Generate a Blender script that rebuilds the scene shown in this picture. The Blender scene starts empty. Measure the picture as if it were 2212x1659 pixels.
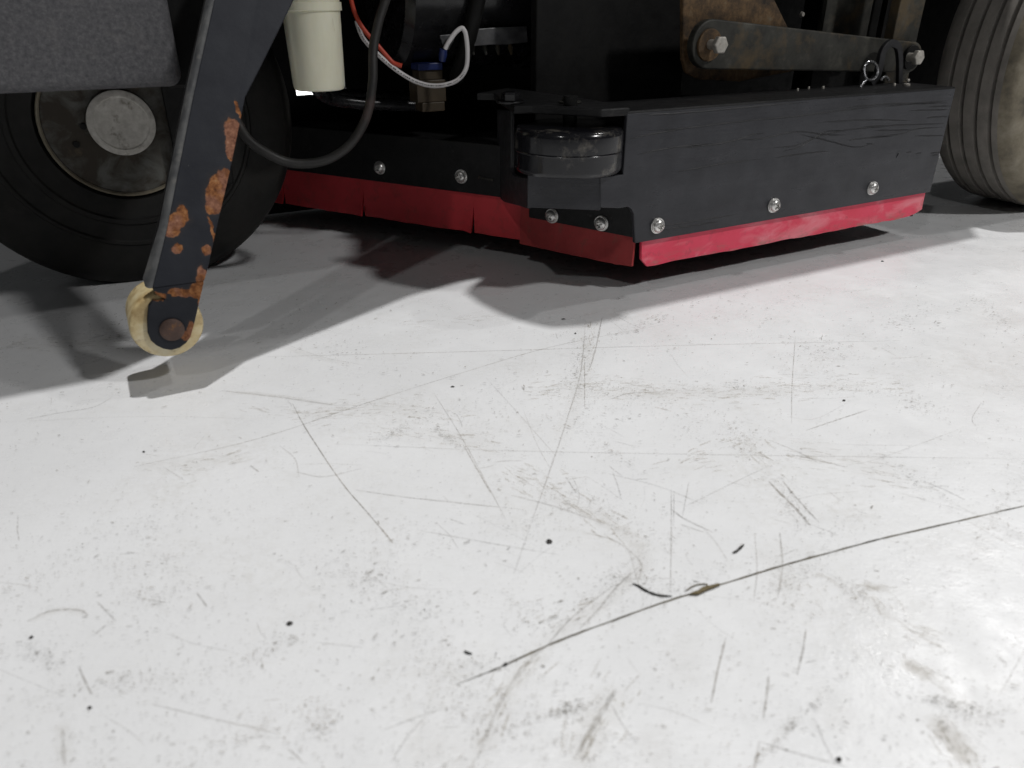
import bpy, bmesh, math, random
from mathutils import Vector, Matrix
import numpy as np
random.seed(7)
S = bpy.context.scene
COL = S.collection

# ------------------------------------------------------------------ camera, light, exposure
CAM_H, PITCH, FPX = 0.32, math.radians(27.05), 1604.0      # metres, down-tilt, focal length for a 2212 px wide frame
cd = bpy.data.cameras.new('camera'); cam = bpy.data.objects.new('camera', cd); COL.objects.link(cam)
cam.location = (0, 0, CAM_H); cam.rotation_euler = (math.pi/2 - PITCH, 0, 0)
cd.sensor_width = 36; cd.lens = 36*FPX/2212; cd.clip_start = 0.01; cd.clip_end = 200
cd.dof.use_dof = True; cd.dof.focus_distance = 0.97; cd.dof.aperture_fstop = 8.5
S.camera = cam
W = bpy.data.worlds.new('World'); S.world = W; W.use_nodes = True
W.node_tree.nodes['Background'].inputs[0].default_value = (0.95, 0.98, 1.0, 1)
W.node_tree.nodes['Background'].inputs[1].default_value = 0.045

def lamp(name, loc, target, power, sx, sy=None, col=(1, .99, .98), rz=0, shape=None):
    l = bpy.data.lights.new(name, 'AREA'); l.energy = power; l.color = col
    l.shape = shape or ('RECTANGLE' if sy else 'DISK'); l.size = sx
    if sy: l.size_y = sy
    o = bpy.data.objects.new(name, l); COL.objects.link(o); o.location = loc
    o.rotation_euler = (Vector(target) - Vector(loc)).to_track_quat('-Z', 'Y').to_euler()
    return o
KEY = Vector((0.30, 1.95, 6.0))
lamp('ceiling_or_fill_lamp', KEY, (0.2, 0.7, 0), 246, 0.15)                  # main lamp, above and behind the machine
lamp('ceiling_or_fill_lamp', (1.90, 1.70, 3.2), (0.3, 0.8, 0), 14, 0.12)                   # second lamp along the row
lamp('ceiling_or_fill_lamp', (3.30, 3.75, 4.0), (0.3, 0.5, 0), 40, 0.38, 0.38)               # the one mirrored in the floor, lower right
lamp('ceiling_or_fill_lamp', (2.8, -0.45, 3.0), (0.3, 0.9, 0.1), 56, 0.30)                   # lamp row behind the camera
lamp('ceiling_or_fill_lamp', (-1.3, -1.9, 3.6), (-0.2, 0.8, 0), 13, 0.15)                   # added fill, unseen, left behind the camera; lifts the left shadows
far_fill = lamp('ceiling_or_fill_lamp', (-0.5, 4.1, 4.5), (-0.5, 3.9, 0), 120, 0.4); far_fill.data.spread = math.radians(50)     # added fill beyond the machine, brightens the floor behind the panel slit
S.view_settings.view_transform = 'Standard'; S.view_settings.look = 'None'
S.view_settings.exposure = 0.0; S.view_settings.gamma = 1.0
S.render.engine = 'CYCLES'
S.cycles.max_bounces = 6; S.cycles.transparent_max_bounces = 12

# ------------------------------------------------------------------ geometry of the place
cP, sP = math.cos(PITCH), math.sin(PITCH)
def ray(u, v):
    x = (u-1106)/FPX; y = (v-829.5)/FPX
    return Vector((x, cP - y*sP, -sP - y*cP))
def on_z(u, v, z=0.0):
    r = ray(u, v); return Vector((0, 0, CAM_H)) + r*((z-CAM_H)/r.z)
DX, DY = 0.8806, 0.4739                       # machine's long direction on the floor
C0 = Vector((0.1522, 0.8719, 0))              # corner of the scrub deck = machine origin
ROT = math.atan2(DY, DX)
def w2l(p):
    q = Vector(p) - C0
    return Vector((q.x*DX + q.y*DY, -q.x*DY + q.y*DX, q.z))
def L(u, v, y):                                # point in the machine's frame: depth y inside the side plane
    r = ray(u, v); o = w2l((0, 0, CAM_H)); rl = Vector((r.x*DX + r.y*DY, -r.x*DY + r.y*DX, r.z))
    return o + rl*((y-o.y)/rl.y)
def LY(u, v, Y):                               # the same from a distance Y in front of the camera
    r = ray(u, v); return w2l(Vector((0, 0, CAM_H)) + r*(Y/r.y))
def LZ(u, v, z): return w2l(on_z(u, v, z))

# ------------------------------------------------------------------ mesh helpers
class MB:
    def __init__(s): s.v = []; s.f = []; s.a = None
    def add(s, vs, fs):
        k = len(s.v); s.v += [tuple(p) for p in vs]; s.f += [tuple(i+k for i in f) for f in fs]; return s
    def box(s, x0, x1, y0, y1, z0, z1):
        vs = [(x, y, z) for x in (x0, x1) for y in (y0, y1) for z in (z0, z1)]
        return s.add(vs, [(0,1,3,2), (4,6,7,5), (0,4,5,1), (2,3,7,6), (0,2,6,4), (1,5,7,3)])
    def prism(s, poly, vec):                   # closed polygon of 3-D points swept by vec
        n = len(poly); vec = Vector(vec); a = [Vector(p) for p in poly]; b = [p+vec for p in a]
        fs = [tuple(range(n)), tuple(range(2*n-1, n-1, -1))] + [(i, i+n, (i+1) % n + n, (i+1) % n) for i in range(n)]
        return s.add(a+b, fs)
    def lathe(s, prof, c, axis, n=48, caps=True):   # prof: (distance along axis, radius)
        ax = Vector(axis).normalized(); t = Vector((0, 0, 1)) if abs(ax.z) < .9 else Vector((1, 0, 0))
        e1 = ax.cross(t).normalized(); e2 = ax.cross(e1); c = Vector(c); vs = []; fs = []; m = len(prof)
        for (h, r) in prof:
            for i in range(n):
                q = 2*math.pi*i/n; vs.append(c + ax*h + e1*(r*math.cos(q)) + e2*(r*math.sin(q)))
        for j in range(m-1):
            for i in range(n):
                k = (i+1) % n; fs.append((j*n+i, j*n+k, (j+1)*n+k, (j+1)*n+i))
        if caps: fs += [tuple(range(n-1, -1, -1)), tuple((m-1)*n+i for i in range(n))]
        return s.add(vs, fs)
    def tube(s, pts, r, n=12, caps=True):
        pts = [Vector(p) for p in pts]; m = len(pts); vs = []; fs = []; e1 = None
        for j in range(m):
            t = (pts[min(j+1, m-1)] - pts[max(j-1, 0)]).normalized()
            if e1 is None: e1 = t.orthogonal().normalized()
            e1 = (e1 - t*e1.dot(t)).normalized(); e2 = t.cross(e1)
            rr = r[j] if isinstance(r, (list, tuple)) else r
            for i in range(n):
                q = 2*math.pi*i/n; vs.append(pts[j] + e1*(rr*math.cos(q)) + e2*(rr*math.sin(q)))
        for j in range(m-1):
            for i in range(n):
                k = (i+1) % n; fs.append((j*n+i, j*n+k, (j+1)*n+k, (j+1)*n+i))
        if caps: fs += [tuple(range(n-1, -1, -1)), tuple((m-1)*n+i for i in range(n))]
        return s.add(vs, fs)
    def build(s, name, mat, parent=None, smooth=False, bevel=0, seg=2, attr=None):
        me = bpy.data.meshes.new(name); me.from_pydata(s.v, [], s.f); me.update()
        bm = bmesh.new(); bm.from_mesh(me)
        if attr is None: bmesh.ops.recalc_face_normals(bm, faces=bm.faces)
        bm.to_mesh(me); bm.free()
        if attr is not None:
            at = me.attributes.new('wear', 'FLOAT', 'POINT'); at.data.foreach_set('value', attr)
        o = bpy.data.objects.new(name, me); COL.objects.link(o); me.materials.append(mat)
        if parent: o.parent = parent
        if smooth:
            me.polygons.foreach_set('use_smooth', [True]*len(me.polygons))
            me.set_sharp_from_angle(angle=math.radians(38))
        if bevel:
            b = o.modifiers.new('bevel', 'BEVEL'); b.width = bevel; b.segments = seg; b.limit_method = 'ANGLE'; b.angle_limit = math.radians(35)
            b.harden_normals = False
        return o
def curve(pts, k=8):                            # Catmull-Rom through the points
    p = [Vector(q) for q in pts]; p = [2*p[0]-p[1]] + p + [2*p[-1]-p[-2]]; out = []
    for i in range(1, len(p)-2):
        for j in range(k):
            t = j/k; a, b, c, d = p[i-1:i+3]
            out.append(.5*((2*b) + (c-a)*t + (2*a-5*b+4*c-d)*t*t + (3*b-a-3*c+d)*t**3))
    out.append(p[-2]); return out

# ------------------------------------------------------------------ materials
def new_mat(name):
    m = bpy.data.materials.new(name); m.use_nodes = True; nt = m.node_tree
    return m, nt, nt.nodes['Principled BSDF']
def nd(nt, t, **kw):
    n = nt.nodes.new(t)
    for k, v in kw.items():
        if k in n.inputs.keys(): n.inputs[k].default_value = v
        else: setattr(n, k, v)
    return n
def noise(nt, co, scale, detail=4, rough=.55, dist=0):
    n = nd(nt, 'ShaderNodeTexNoise'); n.inputs['Scale'].default_value = scale; n.inputs['Detail'].default_value = detail
    n.inputs['Roughness'].default_value = rough; n.inputs['Distortion'].default_value = dist
    nt.links.new(co, n.inputs['Vector']); return n.outputs['Fac']
def ramp(nt, fac, stops):
    r = nd(nt, 'ShaderNodeValToRGB'); e = r.color_ramp.elements
    while len(e) < len(stops): e.new(.5)
    for i, (p, c) in enumerate(stops):
        e[i].position = p; e[i].color = (c if len(c) == 4 else (*c, 1)) if isinstance(c, tuple) else (c, c, c, 1)
    nt.links.new(fac, r.inputs[0]); return r.outputs[0]
def mix(nt, f, a, b):
    m = nd(nt, 'ShaderNodeMix', data_type='RGBA')
    for s, k in ((f, 0), (a, 6), (b, 7)):
        if isinstance(s, bpy.types.NodeSocket): nt.links.new(s, m.inputs[k])
        else: m.inputs[k].default_value = s if k == 0 else (*s, 1)
    return m.outputs[2]
def math_n(nt, op, a, b=0.0, clamp=False):
    m = nd(nt, 'ShaderNodeMath', operation=op, use_clamp=clamp)
    for s, k in ((a, 0), (b, 1)):
        if isinstance(s, bpy.types.NodeSocket): nt.links.new(s, m.inputs[k])
        else: m.inputs[k].default_value = s
    return m.outputs[0]
def bump(nt, h, bsdf, strength=.3, dist=.001):
    b = nd(nt, 'ShaderNodeBump'); b.inputs['Strength'].default_value = strength; b.inputs['Distance'].default_value = dist
    nt.links.new(h, b.inputs['Height']); nt.links.new(b.outputs[0], bsdf.inputs['Normal'])
def ocoord(nt): return nd(nt, 'ShaderNodeTexCoord').outputs['Object']
def stretch(nt, co, sc):
    m = nd(nt, 'ShaderNodeVectorMath', operation='MULTIPLY'); m.inputs[1].default_value = sc
    nt.links.new(co, m.inputs[0]); return m.outputs[0]
def blob(nt, co, blobs, warp=.006, wscale=90, soft=.12):
    """mask of warped ellipses (x, z, rx, rz) in the object's x-z plane"""
    nz = nd(nt, 'ShaderNodeTexNoise'); nz.inputs['Scale'].default_value = wscale; nz.inputs['Detail'].default_value = 4; nz.inputs['Roughness'].default_value = .62
    nt.links.new(co, nz.inputs['Vector'])
    s = nd(nt, 'ShaderNodeVectorMath', operation='SUBTRACT'); nt.links.new(nz.outputs['Color'], s.inputs[0]); s.inputs[1].default_value = (.5, .5, .5)
    k = nd(nt, 'ShaderNodeVectorMath', operation='SCALE'); nt.links.new(s.outputs[0], k.inputs[0]); k.inputs['Scale'].default_value = warp*2
    a = nd(nt, 'ShaderNodeVectorMath', operation='ADD'); nt.links.new(co, a.inputs[0]); nt.links.new(k.outputs[0], a.inputs[1])
    cur = None
    for (x, z, rx, rz) in blobs:
        q = nd(nt, 'ShaderNodeVectorMath', operation='SUBTRACT'); nt.links.new(a.outputs[0], q.inputs[0]); q.inputs[1].default_value = (x, 0, z)
        r = nd(nt, 'ShaderNodeVectorMath', operation='MULTIPLY'); nt.links.new(q.outputs[0], r.inputs[0]); r.inputs[1].default_value = (1/rx, 0, 1/rz)
        l = nd(nt, 'ShaderNodeVectorMath', operation='LENGTH'); nt.links.new(r.outputs[0], l.inputs[0])
        cur = l.outputs['Value'] if cur is None else math_n(nt, 'MINIMUM', cur, l.outputs['Value'])
    m = nd(nt, 'ShaderNodeMapRange'); nt.links.new(cur, m.inputs[0])
    m.inputs[1].default_value = 1+soft; m.inputs[2].default_value = 1-soft; return m.outputs[0]
def rust_color(nt, co, sc=160):
    f = noise(nt, co, sc, 6, .65)
    a = ramp(nt, f, [(.3, (.055, .020, .010)), (.45, (.15, .055, .020)), (.58, (.28, .115, .042)), (.72, (.35, .19, .085))])
    b2 = ramp(nt, noise(nt, co, sc*1.4, 5, .6), [(.3, (.10, .038, .024)), (.6, (.27, .125, .075)), (.75, (.42, .24, .16))])
    return mix(nt, ramp(nt, noise(nt, co, sc*.28, 3, .5), [(.44, 0.0), (.56, 1.0)]), a, b2)
def simple(name, c1, c2, rough=.5, scale=60, metallic=0, bmp=.15, bscale=300, bdist=.0006, spec=.5, r2=None, dust=None):
    m, nt, b = new_mat(name); co = ocoord(nt)
    col = ramp(nt, noise(nt, co, scale, 6, .6), [(.35, c1), (.68, c2)])
    if dust:
        f = ramp(nt, noise(nt, co, dust[1], 7, .68), [(dust[2], 0.0), (dust[3], 1.0)]); col = mix(nt, f, col, dust[0])
    nt.links.new(col, b.inputs['Base Color'])
    rr = ramp(nt, noise(nt, co, scale*2.3, 5), [(.3, rough), (.7, r2 if r2 is not None else min(1, rough+.15))])
    nt.links.new(rr, b.inputs['Roughness']); b.inputs['Metallic'].default_value = metallic
    b.inputs['Specular IOR Level'].default_value = spec
    if bmp: bump(nt, noise(nt, co, bscale, 4), b, bmp, bdist)
    return m

# floor paint
FLOOR, nt, b = new_mat('white_floor_paint'); co = nd(nt, 'ShaderNodeTexCoord').outputs['Object']
base = ramp(nt, noise(nt, co, 5, 8, .6), [(.3, (.665, .67, .675)), (.7, (.72, .727, .735))])
f1 = math_n(nt, 'MULTIPLY', ramp(nt, noise(nt, co, 7, 8, .7, .4), [(.5, 0.0), (.75, 1.0)]), ramp(nt, noise(nt, co, 160, 5, .7), [(.42, 0.0), (.66, 1.0)]))
base = mix(nt, math_n(nt, 'MULTIPLY', f1, .5), base, (.42, .40, .35))
st = noise(nt, stretch(nt, co, (40, 900, 1)), 1, 3, .6)
base = mix(nt, math_n(nt, 'MULTIPLY', ramp(nt, st, [(.60, 0.0), (.75, 1.0)]), .22), base, (.38, .36, .32))
nt.links.new(base, b.inputs['Base Color'])
nt.links.new(ramp(nt, noise(nt, co, 22, 7, .65), [(.35, .22), (.65, .42)]), b.inputs['Roughness'])
bh = math_n(nt, 'ADD', math_n(nt, 'MULTIPLY', noise(nt, co, 55, 3), .8), math_n(nt, 'MULTIPLY', noise(nt, co, 420, 3), .25))
bump(nt, bh, b, .30, .002)

DIRT, nt, b = new_mat('floor_dirt'); co = nd(nt, 'ShaderNodeTexCoord').outputs['Object']
at = nd(nt, 'ShaderNodeAttribute'); at.attribute_name = 'wear'
nt.links.new(ramp(nt, noise(nt, co, 14, 4), [(.38, (.11, .10, .08)), (.62, (.25, .21, .155))]), b.inputs['Base Color'])
al = math_n(nt, 'MULTIPLY', at.outputs['Fac'], ramp(nt, noise(nt, co, 420, 5, .72), [(.36, .15), (.55, 1.0)]), True)
nt.links.new(al, b.inputs['Alpha']); b.inputs['Roughness'].default_value = .8
b.inputs['Specular IOR Level'].default_value = .15
CRACK, nt, b = new_mat('floor_crack_dirt'); co = nd(nt, 'ShaderNodeTexCoord').outputs['Object']
nt.links.new(ramp(nt, noise(nt, co, 30, 5, .6), [(.35, (.07, .065, .052)), (.65, (.19, .17, .13))]), b.inputs['Base Color']); b.inputs['Roughness'].default_value = .8
at = nd(nt, 'ShaderNodeAttribute'); at.attribute_name = 'wear'
nt.links.new(math_n(nt, 'MULTIPLY', at.outputs['Fac'], ramp(nt, noise(nt, co, 200, 4, .6), [(.3, .55), (.6, 1.0)]), True), b.inputs['Alpha'])
SCUFF, nt, b = new_mat('floor_scuff'); co = nd(nt, 'ShaderNodeTexCoord').outputs['Object']
at = nd(nt, 'ShaderNodeAttribute'); at.attribute_name = 'wear'
b.inputs['Base Color'].default_value = (.36, .315, .24, 1); b.inputs['Roughness'].default_value = .75
al = math_n(nt, 'MULTIPLY', at.outputs['Fac'], ramp(nt, noise(nt, co, 150, 6, .75), [(.35, .3), (.66, 1.0)]), True)
nt.links.new(al, b.inputs['Alpha'])

DECK, nt, b = new_mat('brushed_black_deck_paint'); co = ocoord(nt)
c_ = ramp(nt, noise(nt, co, 22, 6, .6), [(.35, (.021, .0215, .026)), (.68, (.036, .037, .043))])
c_ = mix(nt, ramp(nt, noise(nt, co, 70, 7, .72), [(.64, 0.0), (.80, .55)]), c_, (.10, .098, .095))
c_ = mix(nt, ramp(nt, noise(nt, stretch(nt, co, (60, 60, 140)), 1, 6, .7), [(.735, 0.0), (.75, .8)]), c_, (.14, .10, .075))
nt.links.new(c_, b.inputs['Base Color']); b.inputs['Specular IOR Level'].default_value = .38
nt.links.new(ramp(nt, noise(nt, stretch(nt, co, (14, 14, 60)), 1, 5, .6), [(.3, .24), (.7, .46)]), b.inputs['Roughness'])
hb_ = math_n(nt, 'ADD', math_n(nt, 'MULTIPLY', noise(nt, stretch(nt, co, (14, 14, 260)), 1, 5, .6, .6), .28), math_n(nt, 'MULTIPLY', noise(nt, co, 190, 5, .65), .5)); bump(nt, hb_, b, .45, .0011)
DECKD = simple('black_deck_paint_inside', (.006, .006, .0065), (.012, .012, .0125), .45, 40, 0, .4, 260, .0009, .3, dust=((.055, .053, .05), 90, .62, .80))
DARKP = simple('black_bracket_paint', (.016, .016, .018), (.026, .026, .028), .45, 40, 0, .4, 300, .0008, .35, dust=((.06, .06, .058), 60, .6, .8))
INNER = simple('black_machinery', (.003, .003, .003), (.008, .0078, .0074), .5, 30, 0, .4, 120, .001, .25)
GLOSS = simple('gloss_black_motor', (.008, .008, .009), (.014, .014, .015), .18, 30, 0, .3, 60, .001, r2=.3)
TANK, nt, b = new_mat('mottled_grey_tank'); co = ocoord(nt)
c_ = ramp(nt, noise(nt, co, 230, 6, .75), [(.34, (.048, .048, .053)), (.52, (.088, .087, .093)), (.68, (.135, .130, .136))])
c_ = mix(nt, ramp(nt, noise(nt, co, 28, 6, .6), [(.56, 0.0), (.8, .6)]), c_, (.17, .16, .155))
nt.links.new(c_, b.inputs['Base Color']); b.inputs['Roughness'].default_value = .62; bump(nt, noise(nt, co, 200, 5, .7), b, .5, .0012)
RED, nt, b = new_mat('red_rubber'); co = ocoord(nt)
c_ = ramp(nt, noise(nt, co, 20, 5, .6), [(.3, (.80, .050, .10)), (.7, (.88, .075, .145))])
c_ = mix(nt, ramp(nt, noise(nt, stretch(nt, co, (16, 16, 34)), 1, 6, .58, .8), [(.48, 0.0), (.68, .6)]), c_, (.92, .36, .40))
c_ = mix(nt, ramp(nt, noise(nt, co, 55, 6, .7), [(.57, 0.0), (.78, .6)]), c_, (.24, .06, .05))
sx = nd(nt, 'ShaderNodeSeparateXYZ'); nt.links.new(co, sx.inputs[0]); mr_ = nd(nt, 'ShaderNodeMapRange'); nt.links.new(sx.outputs[2], mr_.inputs[0])
mr_.inputs[1].default_value = .046; mr_.inputs[2].default_value = .033
c_ = mix(nt, math_n(nt, 'MULTIPLY', mr_.outputs[0], ramp(nt, noise(nt, stretch(nt, co, (40, 40, 120)), 1, 6, .7), [(.46, 0.0), (.62, .75)])), c_, (.42, .20, .17))
nt.links.new(c_, b.inputs['Base Color']); b.inputs['Roughness'].default_value = .5; bump(nt, noise(nt, co, 90, 5), b, .4, .0010)
REDD, nt, b = new_mat('grimy_red_rubber'); co = ocoord(nt)
c_ = ramp(nt, noise(nt, co, 9, 5, .6), [(.35, (.52, .035, .042)), (.68, (.72, .050, .065))])
c_ = mix(nt, ramp(nt, noise(nt, co, 40, 6, .7), [(.52, 0.0), (.76, .55)]), c_, (.15, .045, .035))
nt.links.new(c_, b.inputs['Base Color']); b.inputs['Roughness'].default_value = .55; bump(nt, noise(nt, co, 160, 4), b, .2, .0006)
REDG = simple('brown_grimed_red_rubber', (.30, .035, .035), (.46, .055, .055), .6, 22, 0, .25, 160, .0007, .4, dust=((.16, .07, .05), 45, .55, .75))
TYRE = simple('dusty_grey_tyre', (.17, .158, .142), (.26, .242, .218), .74, 24, 0, .5, 320, .0008, .3, dust=((.19, .18, .165), 90, .58, .80))
SIDE, nt, b = new_mat('tan_tyre_sidewall'); co = ocoord(nt)
c_ = ramp(nt, noise(nt, co, 22, 7, .7), [(.30, (.085, .075, .058)), (.50, (.19, .165, .118)), (.70, (.28, .255, .20))])
nt.links.new(c_, b.inputs['Base Color']); b.inputs['Roughness'].default_value = .8; bump(nt, noise(nt, co, 130, 5), b, .4, .001)
RUST, nt, b = new_mat('rusty_steel'); co = ocoord(nt)
nt.links.new(rust_color(nt, co, 60), b.inputs['Base Color']); b.inputs['Roughness'].default_value = .8; bump(nt, noise(nt, co, 220, 5), b, .5, .001)
BTYRE = simple('black_tyre', (.006, .006, .0055), (.014, .013, .011), .62, 18, 0, .5, 90, .0012, .35, dust=((.03, .028, .022), 30, .62, .85))
HUBP, nt, b = new_mat('grimy_wheel_plate'); co = ocoord(nt)
c_ = mix(nt, ramp(nt, noise(nt, co, 34, 5, .6, .6), [(.46, 0.0), (.66, .8)]), (.032, .024, .015), (.12, .122, .112))
c_ = mix(nt, ramp(nt, noise(nt, co, 70, 5, .6), [(.6, 0.0), (.75, .5)]), c_, (.12, .085, .05))
nt.links.new(c_, b.inputs['Base Color']); b.inputs['Roughness'].default_value = .7; bump(nt, noise(nt, co, 90, 5), b, .5, .0015)
CAPM = simple('dusty_aluminium_cap', (.42, .40, .365), (.60, .58, .54), .7, 110, .1, .4, 260, .0006, dust=((.17, .15, .12), 75, .55, .72))
CREAM, nt, b = new_mat('cream_plastic'); co = ocoord(nt)
c_ = ramp(nt, noise(nt, stretch(nt, co, (60, 60, 14)), 1, 5, .6), [(.35, (.76, .74, .58)), (.7, (.84, .83, .68))])
c_ = mix(nt, ramp(nt, noise(nt, stretch(nt, co, (90, 90, 22)), 1, 6, .7), [(.64, 0.0), (.74, .5)]), c_, (.42, .34, .19))
nt.links.new(c_, b.inputs['Base Color']); b.inputs['Roughness'].default_value = .32
b.inputs['Subsurface Weight'].default_value = .35; b.inputs['Subsurface Radius'].default_value = (.01, .008, .005); b.inputs['Subsurface Scale'].default_value = .6
NYLON, nt, b = new_mat('yellowed_nylon'); co = ocoord(nt)
c_ = ramp(nt, noise(nt, co, 45, 6, .6), [(.33, (.36, .24, .10)), (.52, (.62, .50, .27)), (.7, (.74, .66, .46))])
c_ = mix(nt, ramp(nt, noise(nt, stretch(nt, co, (60, 60, 160)), 1, 6, .7), [(.57, 0.0), (.72, .7)]), c_, (.22, .13, .06))
nt.links.new(c_, b.inputs['Base Color']); b.inputs['Roughness'].default_value = .42; bump(nt, noise(nt, co, 160, 5), b, .4, .0008)
CHROME = simple('bright_screw_steel', (.66, .65, .63), (.80, .79, .77), .30, 200, .85, .1, 600, .0002, r2=.42)
BOLT = simple('zinc_bolt', (.42, .40, .36), (.58, .55, .50), .45, 160, .45, .25, 400, .0004, dust=((.16, .12, .08), 120, .58, .75))
GALV, nt, b = new_mat('stained_galvanised_steel'); co = ocoord(nt)
c_ = ramp(nt, noise(nt, co, 30, 6, .62), [(.35, (.024, .0235, .020)), (.55, (.046, .045, .038)), (.72, (.10, .095, .078))])
c_ = mix(nt, ramp(nt, noise(nt, stretch(nt, co, (16, 16, 16)), 1, 7, .68), [(.52, 0.0), (.66, .85)]), c_, (.11, .078, .04))
nt.links.new(c_, b.inputs['Base Color']); b.inputs['Roughness'].default_value = .6; b.inputs['Metallic'].default_value = .25; bump(nt, noise(nt, co, 150, 5), b, .4, .0008)
RPLATE, nt, b = new_mat('rusted_bracket_plate'); co = ocoord(nt)
c_ = ramp(nt, noise(nt, co, 44, 8, .74), [(.34, (.020, .014, .009)), (.46, (.070, .042, .020)), (.58, (.15, .088, .038)), (.70, (.17, .14, .09))])
nt.links.new(c_, b.inputs['Base Color']); b.inputs['Roughness'].default_value = .75; bump(nt, noise(nt, co, 160, 5), b, .5, .001)
MSHEEN = simple('grey_motor_sheen', (.05, .05, .053), (.12, .12, .123), .4, 60, .3, .4, 120, .001)  # lighter grey standing in for the reflection on the motor
HOSE = simple('grey_rubber_hose', (.014, .0135, .013), (.026, .024, .022), .5, 40, 0, .2, 300, .0004, dust=((.075, .05, .045), 16, .52, .72))
BHOSE = simple('shiny_black_hose', (.012, .012, .013), (.02, .02, .022), .2, 40, 0, .1, 300, .0004)
WHITEW, nt, b = new_mat('white_wire_jacket'); co = nd(nt, 'ShaderNodeTexCoord').outputs['Object']
b.inputs['Base Color'].default_value = (.62, .60, .60, 1); b.inputs['Roughness'].default_value = .4
REDW = simple('red_wire_jacket', (.45, .05, .025), (.55, .07, .035), .4, 60, 0, 0)
PRINT = simple('black_ink', (.03, .03, .03), (.05, .05, .05), .6, 60, 0, 0)
BLUE = simple('blue_plastic', (.006, .016, .08), (.010, .024, .13), .4, 80, 0, 0)
BRASS = simple('tan_connector_plastic', (.035, .025, .013), (.055, .038, .02), .5, 60, 0, .2, 200, .0004)
STEELW = simple('polished_wire_steel', (.6, .6, .62), (.72, .72, .74), .2, 200, 1.0, 0)
CRUMB = simple('black_grit', (.014, .014, .013), (.06, .057, .05), .7, 300, 0, .5, 900, .0004)
SPLINT = simple('brown_splinter', (.085, .066, .03), (.16, .125, .06), .7, 500, 0, .3, 900, .0003)
BUMPER = simple('worn_black_roller', (.007, .007, .009), (.013, .013, .015), .13, 30, 0, .15, 160, .0005, .5, .22, dust=((.12, .11, .095), 34, .55, .70))

# ------------------------------------------------------------------ floor
fl = MB().add([(-25, -25, 0), (25, -25, 0), (25, 25, 0), (-25, 25, 0)], [(0, 1, 2, 3)]).build('floor', FLOOR, attr=[0, 0, 0, 0])
fl['kind'] = 'structure'

ZC = [0.00012]
def nextz(): ZC[0] += 1e-7; return ZC[0]
def strip(mb, at, pts, w, a, jag=.25, px=True, fade=True):
    p = [on_z(*q) if px else Vector(q) for q in pts]
    p = curve(p, 10 if len(p) < 6 else 6); z = nextz(); n = len(p); vs = []
    for i, q in enumerate(p):
        t = (p[min(i+1, n-1)] - p[max(i-1, 0)]).normalized(); s = Vector((-t.y, t.x, 0))
        e = min(1, 6*min(i+.3, n-1-i+.3)/n) if fade else 1
        hw = w*.5*(1+random.uniform(-jag, jag))*(.5+.5*e); q = q + s*random.uniform(-jag, jag)*w*.3
        vs += [Vector((q.x, q.y, z)) + s*hw, Vector((q.x, q.y, z)) - s*hw]
        v = a*(.7+.3*e)*random.uniform(.65, 1.1); at += [v, v]
    mb.add(vs, [(2*i, 2*i+1, 2*i+3, 2*i+2) for i in range(n-1)])
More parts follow.
